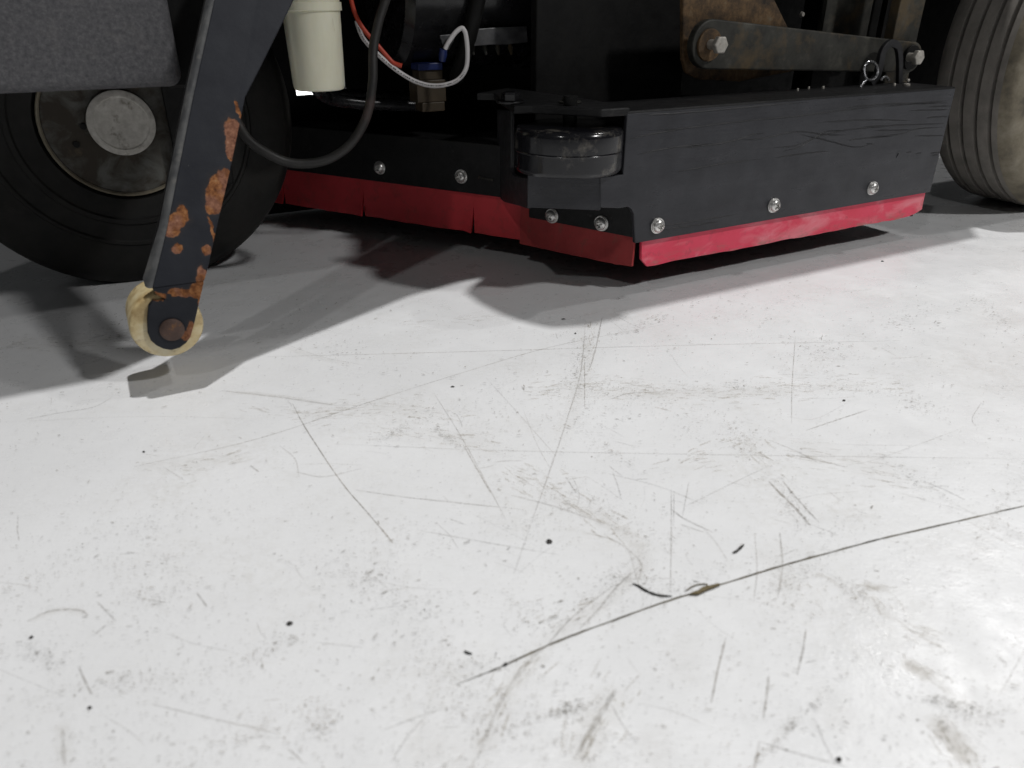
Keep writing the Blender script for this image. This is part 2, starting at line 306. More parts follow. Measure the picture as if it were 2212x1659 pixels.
# the long crack in the paint
mb, at = MB(), []
strip(mb, at, [(985,1479), (1040,1458), (1090,1437), (1180,1396), (1260,1364), (1340,1335), (1420,1306), (1500,1280), (1560,1262), (1690,1222), (1800,1192), (1900,1165), (2060,1128), (2212,1093), (2330,1066)], .0014, 1.0, .3)
strip(mb, at, [(1330,1338), (1420,1306), (1500,1281), (1560,1262), (1640,1237), (1690,1222), (1800,1192)], .0011, 1.0, .3)
ck = mb.build('floor_crack', CRACK, fl, attr=at); ck['label'] = 'long thin dark crack line across the white floor paint'
mb, at = MB(), []
SCR = [  # (points in photo pixels mapped to the floor, width mm, opacity)
 ([(632,872),(660,925),(735,1038),(790,1103),(830,1150),(850,1174)], 1.2, .85), ([(290,1008),(553,949),(800,868),(1000,805),(1193,749),(1433,701)], 1.2, .55),
 ([(577,771),(1000,760),(1438,747),(1945,736)], 1.3, .5), ([(1263,777),(1263,879)], 1.0, .5), ([(937,849),(1000,950),(1093,1123)], 1.0, .42), ([(1000,960),(1040,1030),(1060,1065)], 1.3, .6),
 ([(1049,815),(1130,905),(1201,985)], 1.0, .3), ([(721,959),(1106,974),(1660,984),(2212,991)], 1.0, .42), ([(769,1059),(900,1077),(1129,1101)], 1.2, .48), ([(901,1145),(1050,1172),(1209,1199)], 1.0, .4),
 ([(1450,1060),(1450,1150),(1448,1280)], 1.0, .55), ([(1456,1060),(1455,1140)], .8, .4), ([(1718,727),(1711,830),(1710,915)], 1.1, .45), ([(1741,930),(1800,910),(1879,884)], 1.5, .55),
 ([(1481,1094),(1570,1050),(1666,1004)], .9, .35), ([(1568,1377),(1550,1450),(1536,1520)], 1.4, .6), ([(1741,1358),(1735,1400),(1722,1458)], 1.6, .5), ([(1661,1460),(1655,1510),(1648,1555)], 1.8, .45),
 ([(1640,1602),(1730,1630),(1830,1656)], 1.6, .35), ([(1640,1602),(1634,1640),(1626,1670)], 2.0, .3), ([(1996,1040),(2040,1058),(2084,1080)], 1.2, .55), ([(2000,1052),(2050,1050)], 1.2, .45),
 ([(1700,900),(1760,905),(1830,870)], .8, .3), ([(480,844),(600,858),(740,878)], 3.2, .22), ([(620,745),(700,772),(790,790)], .9, .3), ([(640,1020),(700,1030),(780,1012)], 1.5, .35),
 ([(1130,885),(1160,960),(1189,1013)], .8, .3), ([(1265,690),(1255,800),(1225,905),(1189,1013),(1145,1137)], 1.6, .33), ([(1301,685),(1285,760),(1272,800)], 2.2, .4), ([(1110,1240),(1145,1137)], 1.6, .22),
 ([(1250,1360),(1290,1320),(1330,1270),(1380,1225)], 2.2, .32), ([(1180,1396),(1240,1330),(1330,1262)], 1.8, .32), ([(1030,1640),(1090,1500),(1150,1420),(1180,1396)], 3.5, .26), ([(1240,1640),(1290,1555),(1330,1490)], 4, .30),
 ([(1260,1150),(1320,1165),(1360,1190),(1385,1220),(1378,1262)], 2.4, .28), ([(1106,1070),(1200,1095),(1300,1130)], 2.6, .26), ([(1300,1020),(1420,1050),(1520,1090)], 1.6, .24),
 ([(1700,980),(1770,995),(1830,1010)], 2.0, .36), ([(1660,950),(1720,975),(1768,1000)], 1.3, .45), ([(1830,1005),(1900,990),(2080,925)], .9, .26), ([(1690,1090),(1760,1070),(1850,1062)], .9, .3),
 ([(1660,1040),(1690,1070),(1720,1100),(1750,1135)], 3.2, .55), ([(1690,1038),(1720,1075),(1770,1130)], 2.0, .45), ([(1450,1100),(1480,1122),(1540,1150)], 2.0, .5), ([(1470,1133),(1520,1150)], 1.2, .5),
 ([(1630,1150),(1635,1230),(1628,1300)], 1.2, .3), ([(1684,1150),(1690,1220),(1680,1292)], 1.8, .35), ([(300,1292),(360,1302)], .9, .45), ([(425,1280),(448,1312)], 1.4, .4), ([(210,1300),(250,1342)], 1.6, .35),
 ([(170,1440),(185,1475),(198,1500)], 1.6, .45), ([(330,1522),(440,1548),(600,1585)], 1.4, .3), ([(820,1580),(900,1550),(960,1530)], 1.3, .25), ([(60,1342),(110,1320),(170,1318),(190,1330)], 2.0, .4),
 ([(205,1370),(230,1350)], 2.0, .35), ([(0,1258),(70,1266)], 1.2, .25), ([(135,1575),(140,1659)], 2.5, .22), ([(60,905),(130,892),(200,880),(240,860)], 1.6, .4), ([(10,912),(300,900),(560,905)], .9, .22),
 ([(1120,1240),(1165,1200),(1210,1170)], .9, .2), ([(1380,1268),(1362,1200),(1350,1190)], 1.4, .22), ([(2120,870),(2100,905),(2112,925)], .9, .4), ([(2090,1125),(2150,1160),(2212,1190)], 1.5, .3),
 ([(1160,700),(1230,690),(1300,672)], .8, .25), ([(1500,735),(1490,742),(1540,744)], 1.2, .35), ([(1777,722),(1776,735),(1800,737)], .9, .6), ([(1320,862),(1360,850),(1440,846)], 1.5, .45),
 ([(1225,1035),(1245,1065)], 1.6, .4), ([(880,1075),(1000,1085)], .8, .22), ([(1020,1110),(1160,1180)], .8, .18), ([(540,1005),(560,1020)], 1.8, .4), ([(352,1008),(402,1040)], .8, .35)]
for pts, w, a in SCR: strip(mb, at, pts, w*.00068, a*.82)
for k in range(150):                                # hairline scratches of every direction
    u, v = random.uniform(-50, 2262), random.uniform(600, 1659)
    if random.random() < .45: u, v = random.gauss(1500, 380), random.uniform(700, 1250)
    p = on_z(u, v); an = random.choice([random.gauss(.15, .25), random.gauss(2.2, .4), random.uniform(0, 3.14)]); ln = min(.09, random.expovariate(1/.02)+.006)
    q = p + Vector((math.cos(an), math.sin(an), 0))*ln; m = (p+q)/2 + Vector((random.gauss(0, .04), random.gauss(0, .04), 0))*ln
    strip(mb, at, [p, m, q], random.uniform(.0003, .0009), random.uniform(.10, .36), px=False)
sc = mb.build('floor_scratches', DIRT, fl, attr=at); sc['kind'] = 'stuff'
# broad rubber scuffs
mb, at = MB(), []
def band(pts, w, a):                                   # soft translucent stain following a path
    p = curve([on_z(*q) for q in pts], 12); z = nextz(); n = len(p); vs = []; w *= .001; pr = [(-.5, 0), (-.28, .6), (0, 1), (.28, .6), (.5, 0)]
    for i, q in enumerate(p):
        t = (p[min(i+1, n-1)] - p[max(i-1, 0)]).normalized(); sd = Vector((-t.y, t.x, 0)); e = min(1, 5*min(i, n-1-i)/n); ww = w*random.uniform(.75, 1.25)
        for x, k in pr: vs.append((q.x+sd.x*x*ww, q.y+sd.y*x*ww, z)); at.append(a*(.30 if a < .8 else .48)*k*e*random.uniform(.5, 1.15))
    mb.add(vs, [(5*i+j, 5*i+j+1, 5*i+6+j, 5*i+5+j) for i in range(n-1) for j in range(4)])
for b_ in [([(1010,1680),(1060,1580),(1110,1480),(1180,1396),(1260,1330),(1340,1270),(1385,1220),(1370,1165),(1300,1120),(1200,1075),(1106,1040)], 17, .40), ([(1230,1680),(1290,1560),(1340,1470)], 24, .50), ([(1700,960),(1800,985),(1990,1040)], 50, .28),
           ([(1130,850),(1500,850),(1950,830)], 28, .30), ([(470,845),(600,856),(750,880)], 8, .55), ([(600,745),(680,770),(770,792)], 12, .3), ([(1945,1428),(1980,1445),(2015,1468)], 13, .9), ([(2015,1540),(2050,1585),(2075,1620),(2095,1670)], 16, 1.0),
           ([(1862,1264),(1890,1270),(1920,1270)], 8, .9), ([(1878,1285),(1900,1315),(1935,1345)], 11, .5), ([(130,1555),(138,1600),(140,1670)], 11, .4), ([(55,1348),(110,1322),(150,1318),(195,1328)], 7, .55), ([(640,900),(800,880),(960,895)], 30, .22),
           ([(1240,690),(1270,760),(1250,850),(1190,1010)], 20, .28), ([(820,940),(1000,950),(1120,1000)], 34, .20), ([(1500,1350),(1480,1420),(1500,1500)], 26, .22), ([(1630,1180),(1690,1240),(1690,1290)], 24, .28), ([(280,1000),(420,1005),(520,985)], 26, .25), ([(0,735),(140,745),(300,730)], 40, .3),
           ([(1400,1560),(1420,1620),(1400,1680)], 20, .3), ([(860,1590),(980,1620),(1100,1600)], 26, .25), ([(1750,1480),(1800,1530),(1790,1600)], 24, .2)]: band(*b_)
for pts, w, a in [([(1106,1000),(1200,1060),(1260,1100),(1340,1160)], 22, .5), ([(1690,985),(1800,1000),(1980,1030)], 40, .35), ([(1240,1659),(1290,1560),(1330,1480)], 20, .55), ([(1000,1659),(1060,1560),(1110,1480),(1180,1396)], 12, .5),
                  ([(1130,850),(1300,835),(1500,850),(1700,838),(1950,830)], 34, .5), ([(1590,935),(1650,985)], 22, .5), ([(620,905),(800,880),(1000,900)], 34, .35), ([(800,930),(960,945),(1060,960)], 26, .35),
                  ([(1870,1262),(1900,1285),(1930,1340),(1990,1370)], 14, .55), ([(1950,1430),(1990,1450),(2010,1465)], 13, .9), ([(2020,1545),(2045,1580),(2075,1610),(2090,1650)], 15, 1.0), ([(1850,1265),(1905,1268)], 9, .8),
                  ([(280,1000),(420,1010),(520,985)], 24, .35), ([(0,740),(120,745),(300,735)], 40, .3), ([(450,870),(600,890),(760,890)], 16, .4), ([(1280,690),(1275,750),(1262,800)], 14, .55), ([(1400,1010),(1500,990),(1600,960)], 30, .25),
                  ([(860,700),(980,690),(1080,690)], 22, .3), ([(1080,1020),(1140,1040),(1230,1035)], 20, .4), ([(1160,1360),(1240,1320),(1290,1300)], 12, .5), ([(1700,1230),(1760,1250),(1800,1290)], 18, .25)]:
    p = curve([on_z(*q) for q in pts], 14); w *= .001; tot = sum((p[i+1]-p[i]).length for i in range(len(p)-1))
    for _ in range(int(tot*w*a*52000)):                # many short faint rubbed streaks along the path
        i = random.randrange(len(p)-1); t = (p[i+1]-p[i]).normalized(); sd = Vector((-t.y, t.x, 0))
        q = p[i] + (p[i+1]-p[i])*random.random() + sd*random.gauss(0, w*.38); t = (t + sd*random.gauss(0, .16)).normalized(); ln = random.uniform(.002, .016)
        strip(mb, at, [q, q+t*ln*.5+sd*random.gauss(0, .0004), q+t*ln], random.uniform(.0004, .0016), random.uniform(.10, .40), .5, False)
sf = mb.build('floor_scuffs', SCUFF, fl, attr=at); sf['kind'] = 'stuff'
# specks ground into the paint
mb, at = MB(), []
def speck(p, r, el, an, a):
    z = nextz(); k = 6; vs = []
    for i in range(k):
        q = 2*math.pi*i/k; x = math.cos(q)*r*el*random.uniform(.6, 1.2); y = math.sin(q)*r*random.uniform(.6, 1.2)
        vs.append((p.x + x*math.cos(an) - y*math.sin(an), p.y + x*math.sin(an) + y*math.cos(an), z)); at.append(a)
    mb.add(vs, [tuple(range(k))])
clus = [(random.uniform(0, 2212), random.uniform(640, 1600), random.uniform(40, 160), random.uniform(8, 40), random.gauss(0, .5)) for _ in range(46)]
clus += [(1700, 840, 300, 14, 0), (1300, 840, 220, 16, 0), (1280, 1090, 130, 28, .5), (1610, 960, 60, 25, .8), (1700, 1090, 70, 20, .9), (1400, 900, 300, 40, .1), (1250, 800, 30, 90, 0), (1000, 910, 200, 40, .1), (1700, 1260, 60, 60, 0), (1150, 1100, 120, 80, 0)]*2
for k in range(24000):
    if k % 2:
        c_ = random.choice(clus); x, y = random.gauss(0, c_[2]*.6), random.gauss(0, c_[3]*.7)
        u, v = c_[0] + x*math.cos(c_[4]) - y*math.sin(c_[4]), c_[1] + x*math.sin(c_[4]) + y*math.cos(c_[4])
    else: u, v = random.uniform(-80, 2300), random.uniform(520, 1690)
    if not (-100 < u < 2320 and 500 < v < 1720): continue
    far = min(1.0, max(.62, on_z(u, v).y/.75)); r = min(.0010, .00024 + random.expovariate(1/.00019)*far)
    speck(on_z(u, v), r, random.choice([1, 1.2, 1.6, 2.6, 3.5]), random.choice([random.gauss(.1, .3), random.uniform(0, 3.14)]), min(1, random.uniform(.18, .80)*(1.05 if r > .0008 else 1)*far))
sp = mb.build('floor_specks', DIRT, fl, attr=at); sp['kind'] = 'stuff'

# ------------------------------------------------------------------ loose debris
def tag(o, label, cat, group=None):
    o['label'] = label; o['category'] = cat
    if group: o['group'] = group
    return o
def crumb(name, u, v, rx, ry, h, an, label, cat, mat=CRUMB):
    bm = bmesh.new(); bmesh.ops.create_icosphere(bm, subdivisions=2, radius=1)
    rng = random.Random(int(u*7+v))
    for q in bm.verts:
        k = rng.uniform(.55, 1.15)*.78; q.co = Vector((q.co.x*rx*k, q.co.y*ry*k, max(q.co.z, -.5)*h*k))
    me = bpy.data.meshes.new(name); bm.to_mesh(me); bm.free(); me.materials.append(mat)
    o = bpy.data.objects.new(name, me); COL.objects.link(o); p = on_z(u, v); o.location = (p.x, p.y, h*.45+.0002); o.rotation_euler.z = an
    return tag(o, label, cat)
G = 'grit crumbs on the floor'
for a in [('grit_crumb', 1187, 1172, .0027, .0022, .0018, .2, 'round black grit crumb, the largest dark dot on mid floor', 'grit'),
          ('grit_crumb', 626, 1348, .0028, .0018, .0012, .5, 'ragged black grit crumb on the left foreground floor', 'grit'),
          ('grit_crumb', 1092, 1437, .0020, .0014, .0012, .6, 'small black crumb lying on the lower end of the floor crack', 'grit'),
          ('grit_crumb', 311, 977, .0017, .0013, .0010, 0, 'tiny black crumb on the floor below the raised arm roller', 'grit'),
          ('grit_crumb', 978, 836, .0024, .0017, .0008, .3, 'dark flat chip on the floor left of centre, below the deck', 'grit'),
          ('grit_crumb', 1217, 690, .0032, .0016, .0010, .1, 'flat dark chip at the edge of the deck shadow', 'grit'),
          ('grit_crumb', 1243, 721, .0020, .0015, .0010, 1, 'small dark chip just in front of the deck shadow edge chip', 'grit'),
          ('grit_crumb', 1812, 1642, .0019, .0017, .0013, 0, 'round black crumb at the bottom right edge of the view', 'grit'),
          ('grit_crumb', 1906, 565, .0030, .0018, .0012, .2, 'small grey chip on the floor in front of the rear wheel side of the deck', 'grit'),
          ('grit_crumb', 1823, 866, .0022, .0016, .0010, .4, 'small black crumb on the right side floor far from the crack', 'grit'),
          ('grit_crumb', 194, 1530, .0014, .0013, .0010, 0, 'dark round crumb near the bottom left corner of the floor', 'grit'),
          ('grit_crumb', 68, 1378, .0016, .0015, .0008, 0, 'grey crumb beside the pale curved scuff at far left', 'grit')]: crumb(*a)
def floor_thread(name, pix, r, mat, label, cat, lift=0):
    p = curve([Vector((*on_z(*q).xy, r*.9+.0002)) for q in pix], 6); n = len(p)
    rr = [r*random.uniform(.6, 1.15)*(.35+.65*min(1, 5*min(i+.2, n-1-i+.2)/n)) for i in range(n)]
    return tag(MB().tube(p, rr, 8).build(name, mat, smooth=True), label, cat)
floor_thread('rubber_shaving', [(1366,1262), (1380,1268), (1396,1278), (1420,1287), (1452,1290)], .0007, CRUMB, 'curved black rubber shaving just above the floor crack', 'shaving')
floor_thread('metal_shaving', [(1582,1196), (1590,1193), (1598,1186), (1607,1178)], .0008, CRUMB, 'short bent dark shaving on the floor above the crack', 'shaving')
floor_thread('lint_fibre', [(1003,1408), (1010,1412), (1020,1414)], .0007, CRUMB, 'small black bit of lint on the floor left of the crack end', 'lint')
pp = [Vector((*on_z(*q).xy, .0003)) for q in [(1487,1287), (1500,1281), (1508,1279), (1516,1272), (1535,1268), (1550,1264), (1556,1266), (1540,1273), (1524,1279), (1508,1287)]]
tag(MB().prism(pp, (0, 0, .0016)).build('wood_splinter', SPLINT, bevel=.0004), 'thin brown splinter lying along the floor crack', 'splinter')
p = curve([Vector((*on_z(*q).xy, .0007)) for q in [(1483,1277), (1493,1270), (1505,1265), (1522,1263), (1528,1266), (1531,1276)]], 6)
tag(MB().tube(p, .00035, 6).build('bent_hair', SPLINT, smooth=True), 'fine bent hair looped over the brown splinter at the floor crack', 'hair')

# ------------------------------------------------------------------ the machine
M = bpy.data.objects.new('floor_scrubber', None); COL.objects.link(M); M.location = C0; M.rotation_euler.z = ROT
tag(M, 'black ride-on floor scrubber with red rubber skirts seen low from its side', 'floor scrubber')
def part(mb, name, mat, parent=M, **k): return mb.build(name, mat, parent, **k)

# --- scrub deck -------------------------------------------------------------
ZT = .2165
XR = .543                                            # rear end of the side box
FL = w2l((-.035, 1.033, 0)); FD = Vector((-.875*DX + .483*DY, .875*DY + .483*DX, 0)).normalized()    # front face line in machine frame
FN = Vector((FD.y, -FD.x, 0)); FN = FN if FN.y < 0 else -FN                                          # its outward normal
def front(a, z, out=0): return FL + FD*a + FN*out + Vector((0, 0, z))
def Lf(u, v, out=0):
    r = ray(u, v); o = w2l((0, 0, CAM_H)); rl = Vector((r.x*DX + r.y*DY, -r.x*DY + r.y*DX, r.z)); b = FL + FN*out
    return o + rl*((b-o).dot(FN)/rl.dot(FN))
deck = MB()
# side box: an outer sheet with a folded top
fpx = [(1372,526), (2010,415), (2065,190), (1355,245), (1346,377), (1297,382), (1297,449), (1340,450), (1357,447), (1364,452), (1369,462)]
deck.prism([L(u, v, 0) for u, v in fpx], (0, .006, 0))
sk_out = part(deck, 'scrub_deck', DECK, bevel=.0012)
top = MB().box(-.030, XR, .0002, .085, ZT-.0058, ZT)
part(top, 'deck_top_plate', DECKD, sk_out, bevel=.002)
part(MB().box(XR-.006, XR-.001, .0065, .085, .066, ZT-.007), 'deck_end_plate', DECKD, sk_out)
# main deck behind: polygon seen in plan
pl = [front(-.10, 0), front(.435, 0), Vector((XR, .596, 0)), Vector((XR, .09, 0)), Vector((.03, .09, 0))]
part(MB().prism([q+Vector((0, 0, .0855)) for q in pl], (0, 0, .069)), 'deck_body', DECKD, sk_out, bevel=.003)
part(MB().box(XR-.012, XR-.0075, .013, .60, .030, .0655), 'rear_shade_plate', INNER, sk_out)  # added unseen plate, keeps light from entering under the deck
# folds and gouges in the side paint
def on_side(u, v): return L(u, v, 0.0)
mb = MB()
def ridge(pix, w=.0023, h=.0010):
    p = curve([on_side(*q) for q in pix], 8); n = len(p); vs = []; fs = []
    for i, q in enumerate(p):
        k = min(1, 5*min(i+.15, n-1-i+.15)/n)*random.uniform(.75, 1.1); z = random.uniform(-.0002, .0002)
        q.x = min(q.x, XR-.004)
        vs += [(q.x, .0003, q.z+z+w*.75*k), (q.x, -h*k, q.z+z+w*.1), (q.x, .0003, q.z+z-w*.25*k)]
    for i in range(n-1):
        j = 3*i; fs += [(j, j+1, j+4, j+3), (j+1, j+2, j+5, j+4)]
    mb.add(vs, fs)
def z4(x, y): return (1382.5 + x*.25, y*.25)
def z5(x, y): return (1659 + x*.3, y*.3)
RID = [[z4(0,1135),z4(400,1110),z4(800,1060),z4(1400,1000),z4(1800,950),z4(2200,905)], [z4(0,992),z4(200,990),z4(600,958),z4(1100,912),z4(1500,880)], [z4(370,1285),z4(450,1272),z4(680,1245),z4(860,1205),z4(980,1165),z4(1090,1155)],
 [z4(860,1210),z4(1050,1200),z4(1350,1140),z4(1600,1165),z4(1800,1170)], [z4(1110,1275),z4(1300,1268),z4(1400,1240),z4(1560,1175),z4(1800,1125),z4(2200,1090)], [z4(1350,1155),z4(1500,1190),z4(1650,1225),z4(1800,1265),z4(1900,1272),z4(2000,1245)],
 [z4(1220,1315),z4(1380,1270),z4(1500,1200),z4(1600,1140),z4(1800,1125)], [z4(270,1495),z4(500,1455),z4(700,1420),z4(1080,1370)], [z4(1140,1370),z4(1400,1330),z4(1650,1305)], [z4(1800,1220),z4(1900,1200),z4(2212,1178)],
 [z5(560,1010),z5(800,985),z5(960,965),z5(1080,930),z5(1300,915)], [z5(760,940),z5(900,940),z5(1040,935)], [z5(640,920),z5(900,905),z5(1310,890)], [z5(350,885),z5(700,865),z5(1050,870)], [z5(420,790),z5(800,755),z5(1100,742),z5(1330,725)],
 [z5(840,770),z5(1000,755),z5(1330,740)], [z5(1160,1105),z5(1270,1095)], [z5(1170,1120),z5(1265,1112)], [z5(1060,1110),z5(1110,1102)], [z5(990,1100),z5(1035,1096)], [z5(1130,850),z5(1310,838)], [z5(1000,800),z5(1320,790)], [z5(920,1140),z5(940,1100)], [z5(1150,770),z5(1330,765)],
 [z5(640,715),z5(720,712),z5(760,705)], [(1420,500),(1480,490),(1560,478)], [(1410,492),(1500,478),(1600,462)], [(1360,300),(1420,288),(1500,275)], [(1372,335),(1450,320),(1540,310)], [z5(1040,980),z5(1200,980),z5(1290,975)], [z5(700,1035),z5(760,1040)]]
for r_ in RID: ridge(r_)
rd = part(mb, 'paint_ridges', DARKP, sk_out, smooth=False); rd['kind'] = 'stuff'

# --- corner bracket with bumper roller ---------------------------------------
def bent(pts, z0, z1, th):                           # sheet following a plan polyline
    mb = MB(); n = len(pts); inn = []
    for i in range(n):
        t = (pts[min(i+1, n-1)] - pts[max(i-1, 0)]).normalized(); inn.append(pts[i] + Vector((t.y, -t.x, 0))*th)
    vs = [p+Vector((0, 0, z)) for z in (z0, z1) for p in pts] + [p+Vector((0, 0, z)) for z in (z0, z1) for p in inn]; fs = []
    for i in range(n-1):
        fs += [(i, i+1, n+i+1, n+i), (2*n+i, 3*n+i, 3*n+i+1, 2*n+i+1), (i, 2*n+i, 2*n+i+1, i+1), (n+i, n+i+1, 3*n+i+1, 3*n+i)]
    fs += [(0, n, 3*n, 2*n), (n-1, 3*n-1, 4*n-1, 2*n-1)]
    return mb.add(vs, fs)
def LB(u, v, b, dirn):                               # hit of a pixel with a vertical plane through b along dirn
    r = ray(u, v); o = w2l((0, 0, CAM_H)); rl = Vector((r.x*DX + r.y*DY, -r.x*DY + r.y*DX, r.z)); nn = Vector((dirn.y, -dirn.x, 0))
    return o + rl*((b-o).dot(nn)/rl.dot(nn))
q1 = L(1297, 448, 0); q1.z = 0
q0 = Vector((-.006, 0, 0))
d12 = Vector((-.985*DX + .17*DY, .985*DY + .17*DX, 0)).normalized()
q2 = LB(1139, 452, q1, d12); q2.z = 0
q3 = Lf(1080, 430, .004); q3.z = 0
pts = [q1, q2, q3]
lz0 = LB(1220, 452, q1, d12).z; lz1 = LB(1220, 381, q1, d12).z
dm = (q2-q1).normalized(); nin = Vector((dm.y, -dm.x, 0)); nin = nin if nin.y > 0 else -nin
br = part(MB().prism([q1+nin*.0004+dm*.0003+Vector((0, 0, lz0)), q2+Vector((0, 0, lz0)), q2+nin*.005+Vector((0, 0, lz0)), q1+nin*.0055+Vector((0, 0, lz0))], (0, 0, lz1-lz0)), 'roller_bracket', DECK, bevel=.0010)
dl = (q3-q2).normalized(); nl = Vector((dl.y, -dl.x, 0)); nl = nl if nl.x > 0 else -nl
zc_ = lambda x, y: ((1797+x*.5475)*.553, (273+y*.5475)*.553)
jp = [zc_(*q) for q in [(262,280), (362,292), (360,700), (368,738), (395,758), (478,770), (479,990), (420,970), (320,945), (290,925), (275,890)]]
part(MB().prism([LB(u, v, q2+nl*.0003, dl) for u, v in jp], nl*.005), 'bracket_side', DARKP, br, bevel=.0010)
part(MB().prism([Vector((x, y, ZT-.0048)) for x, y in [(-.026, .0005), (q1.x-.004, .002), (q2.x+.012, q2.y+.012), (q2.x-.006, q2.y+.022), (q3.x-.012, q3.y-.01), (q3.x-.03, q3.y+.005), (q3.x+.04, q3.y+.05), (-.02, .08)]], (0, 0, .0085)), 'bracket_top', DECKD, br, bevel=.0015)
rc = L(1229, 318, .046)
prof = [(-.0245, .020), (-.0245, .056), (-.0238, .0596), (-.0215, .0616), (-.019, .0622), (-.0182, .0622), (-.0024, .0622), (-.0014, .0622), (-.0007, .0627), (.0000, .0622), (.0010, .0622), (.0172, .0621), (.018, .0620), (.0215, .0608), (.0240, .0575), (.0245, .055), (.0245, .02)]
part(MB().lathe(prof, rc, (0, 0, 1), 72), 'bumper_roller', BUMPER, br, smooth=True)
part(MB().lathe([(-.055, .008), (.055, .008)], rc, (0, 0, 1), 16), 'roller_axle', INNER, br, smooth=True)
def hexbolt(c, axis, r, h, name, parent, mat, washer=True, stand=0):
    mb = MB(); ax = Vector(axis).normalized()
    if washer: mb.lathe([(0, r*1.45), (r*.22, r*1.45)], c, axis, 28)
    if stand: mb.lathe([(0, r*.55), (stand+.001, r*.55)], c, axis, 18); c = Vector(c) + ax*stand
    mb.lathe([(r*.22, r), (h*.85, r), (h, r*.86)], c, axis, 6)
    return part(mb, name, mat, parent, bevel=r*.06)
b1 = LZ(1102, 222, ZT+.004); hexbolt(b1, (0, 0, 1), .011, .012, 'bolt', br, GLOSS)
b2 = LZ(1231, 222, ZT+.004); hexbolt(b2, (0, 0, 1), .009, .007, 'bolt', br, GALV)
# lower corner plate under the bracket
e0 = w2l((.1465, .8735, 0)); e1 = w2l((.013, .982, 0))
ed = (e1-e0).normalized(); en = Vector((-ed.y, ed.x, 0)); en = en if en.y > 0 else -en
cz0, cz1 = LB(1369, 514, e0+en*.002, ed).z, LB(1142, 470, e0+en*.002, ed).z; e2 = LB(1142, 470, e0+en*.002, ed); e2.z = 0; e2 = e2 - en*.002
part(MB().prism([e0+en*.002+Vector((0, 0, cz0)), e2+en*.002+Vector((0, 0, cz1)), e2+en*.002+Vector((0, 0, .135)), e0+en*.002+Vector((0, 0, .135))], en*.005), 'corner_plate', DECKD, br, bevel=.0010)

# --- red skirts ---------------------------------------------------------------
def skirt(name, a, b, zt0, zt1, zb0, zb1, th, mat, slits=(), bow=0, curl=0, parent=sk_out, n=60, kick=0, tear=None):
    """rubber strip from a to b (plan points); slits: positions 0..1; bow: belly of the lower edge"""
    t = (b-a).normalized(); nn = Vector((t.y, -t.x, 0)); nn = nn if nn.y < 0 else -nn; Ln = (b-a).length
    xs = sorted(set([i/n for i in range(n+1)] + [s+e for s in slits for e in (-.0018, .0018)])); m = 7; mb = MB(); seg = [[]]
    for x in xs:
        seg[-1].append(x)
        if any(abs(x-(s-.0018)) < 1e-9 for s in slits): seg.append([])
    for g in seg:
        if len(g) < 2: continue
        vs = []; fs = []; k = len(g)
        for side in (0, 1):
            for x in g:
                for j in range(m):
                    f = j/(m-1); xe = x
                    for sl_ in slits:
                        if abs(abs(x-sl_)-.0018) < 1e-9: xe = sl_ + math.copysign(.00002 + .0032*max(0, (f-.3)/.7), x-sl_)
                    p = a + (b-a)*xe
                    zt = zt0 + (zt1-zt0)*x; zb = zb0 + (zb1-zb0)*x - bow*math.sin(math.pi*x)
                    if tear: zb += tear(x)
                    wob = .0010*math.sin(x*Ln*42+1) + .0006*math.sin(x*Ln*95)
                    out = th*(1-side) + (wob + kick*(1 if x > .94 else 0))*f*f + curl*f*f
                    near = min([abs(x-s) for s in slits] or [1]); out += .0045*max(0, (f-.3)/.7)**2*max(0, 1-near*30)*(1 if any(0 < s-x < .04 for s in slits) else -.4)
                    vs.append(p + nn*out + Vector((0, 0, zt + (zb-zt)*f + (.00035*math.sin(x*61+2*math.sin(x*23)) if j == m-1 else 0))))
        def id(s_, i, j): return s_*k*m + i*m + j
        for i in range(k-1):
            for j in range(m-1):
                fs.append((id(0,i,j), id(0,i+1,j), id(0,i+1,j+1), id(0,i,j+1))); fs.append((id(1,i,j), id(1,i,j+1), id(1,i+1,j+1), id(1,i+1,j)))
            fs.append((id(0,i,m-1), id(0,i+1,m-1), id(1,i+1,m-1), id(1,i,m-1))); fs.append((id(0,i,0), id(1,i,0), id(1,i+1,0), id(0,i+1,0)))
        for i in (0, k-1):
            for j in range(m-1): fs.append((id(0,i,j), id(0,i,j+1), id(1,i,j+1), id(1,i,j)))
        mb.add(vs, fs)
    return part(mb, name, mat, parent, smooth=True)
s1 = skirt('rubber_skirt', Vector((.010, .0115, 0)), Vector((.543, .0115, 0)), .078, .078, .0315, .0335, .0045, RED, curl=.002,
           tear=lambda x: (.010*max(0, 1-x/.012) if x < .012 else 0) + (.0075*max(0, (x-.94)/.06)**2))
s1['label'] = 'bright red rubber skirt along the side of the deck'
s2 = skirt('rubber_skirt', e1+en*.012+ed*.008, e0+en*.012+ed*.004, .095, .095, .0295, .0325, .004, REDG, bow=.0015, curl=.0015, parent=br, n=24)
s2['label'] = 'short grimy red rubber skirt under the bumper roller'
fa, fb = .432, -.075
def fx(u): return (fa - (Lf(u, 470, .004)-FL).dot(FD))/(fa-fb)
s3 = skirt('rubber_skirt', front(fa, 0, -.005), front(fb, 0, -.005), .0905, .0905, .030, .031, .004, REDD, slits=(fx(617), fx(785), fx(1020)), curl=.004, n=80)
s3['label'] = 'long dark red slit rubber skirt across the front of the deck'
part(MB().prism([front(-.10, .086, .0003), front(.435, .086, .0003), front(.435, .086, .0038), front(-.10, .086, .0038)], (0, 0, .0685)), 'front_face_plate', DECKD, sk_out, bevel=.001)

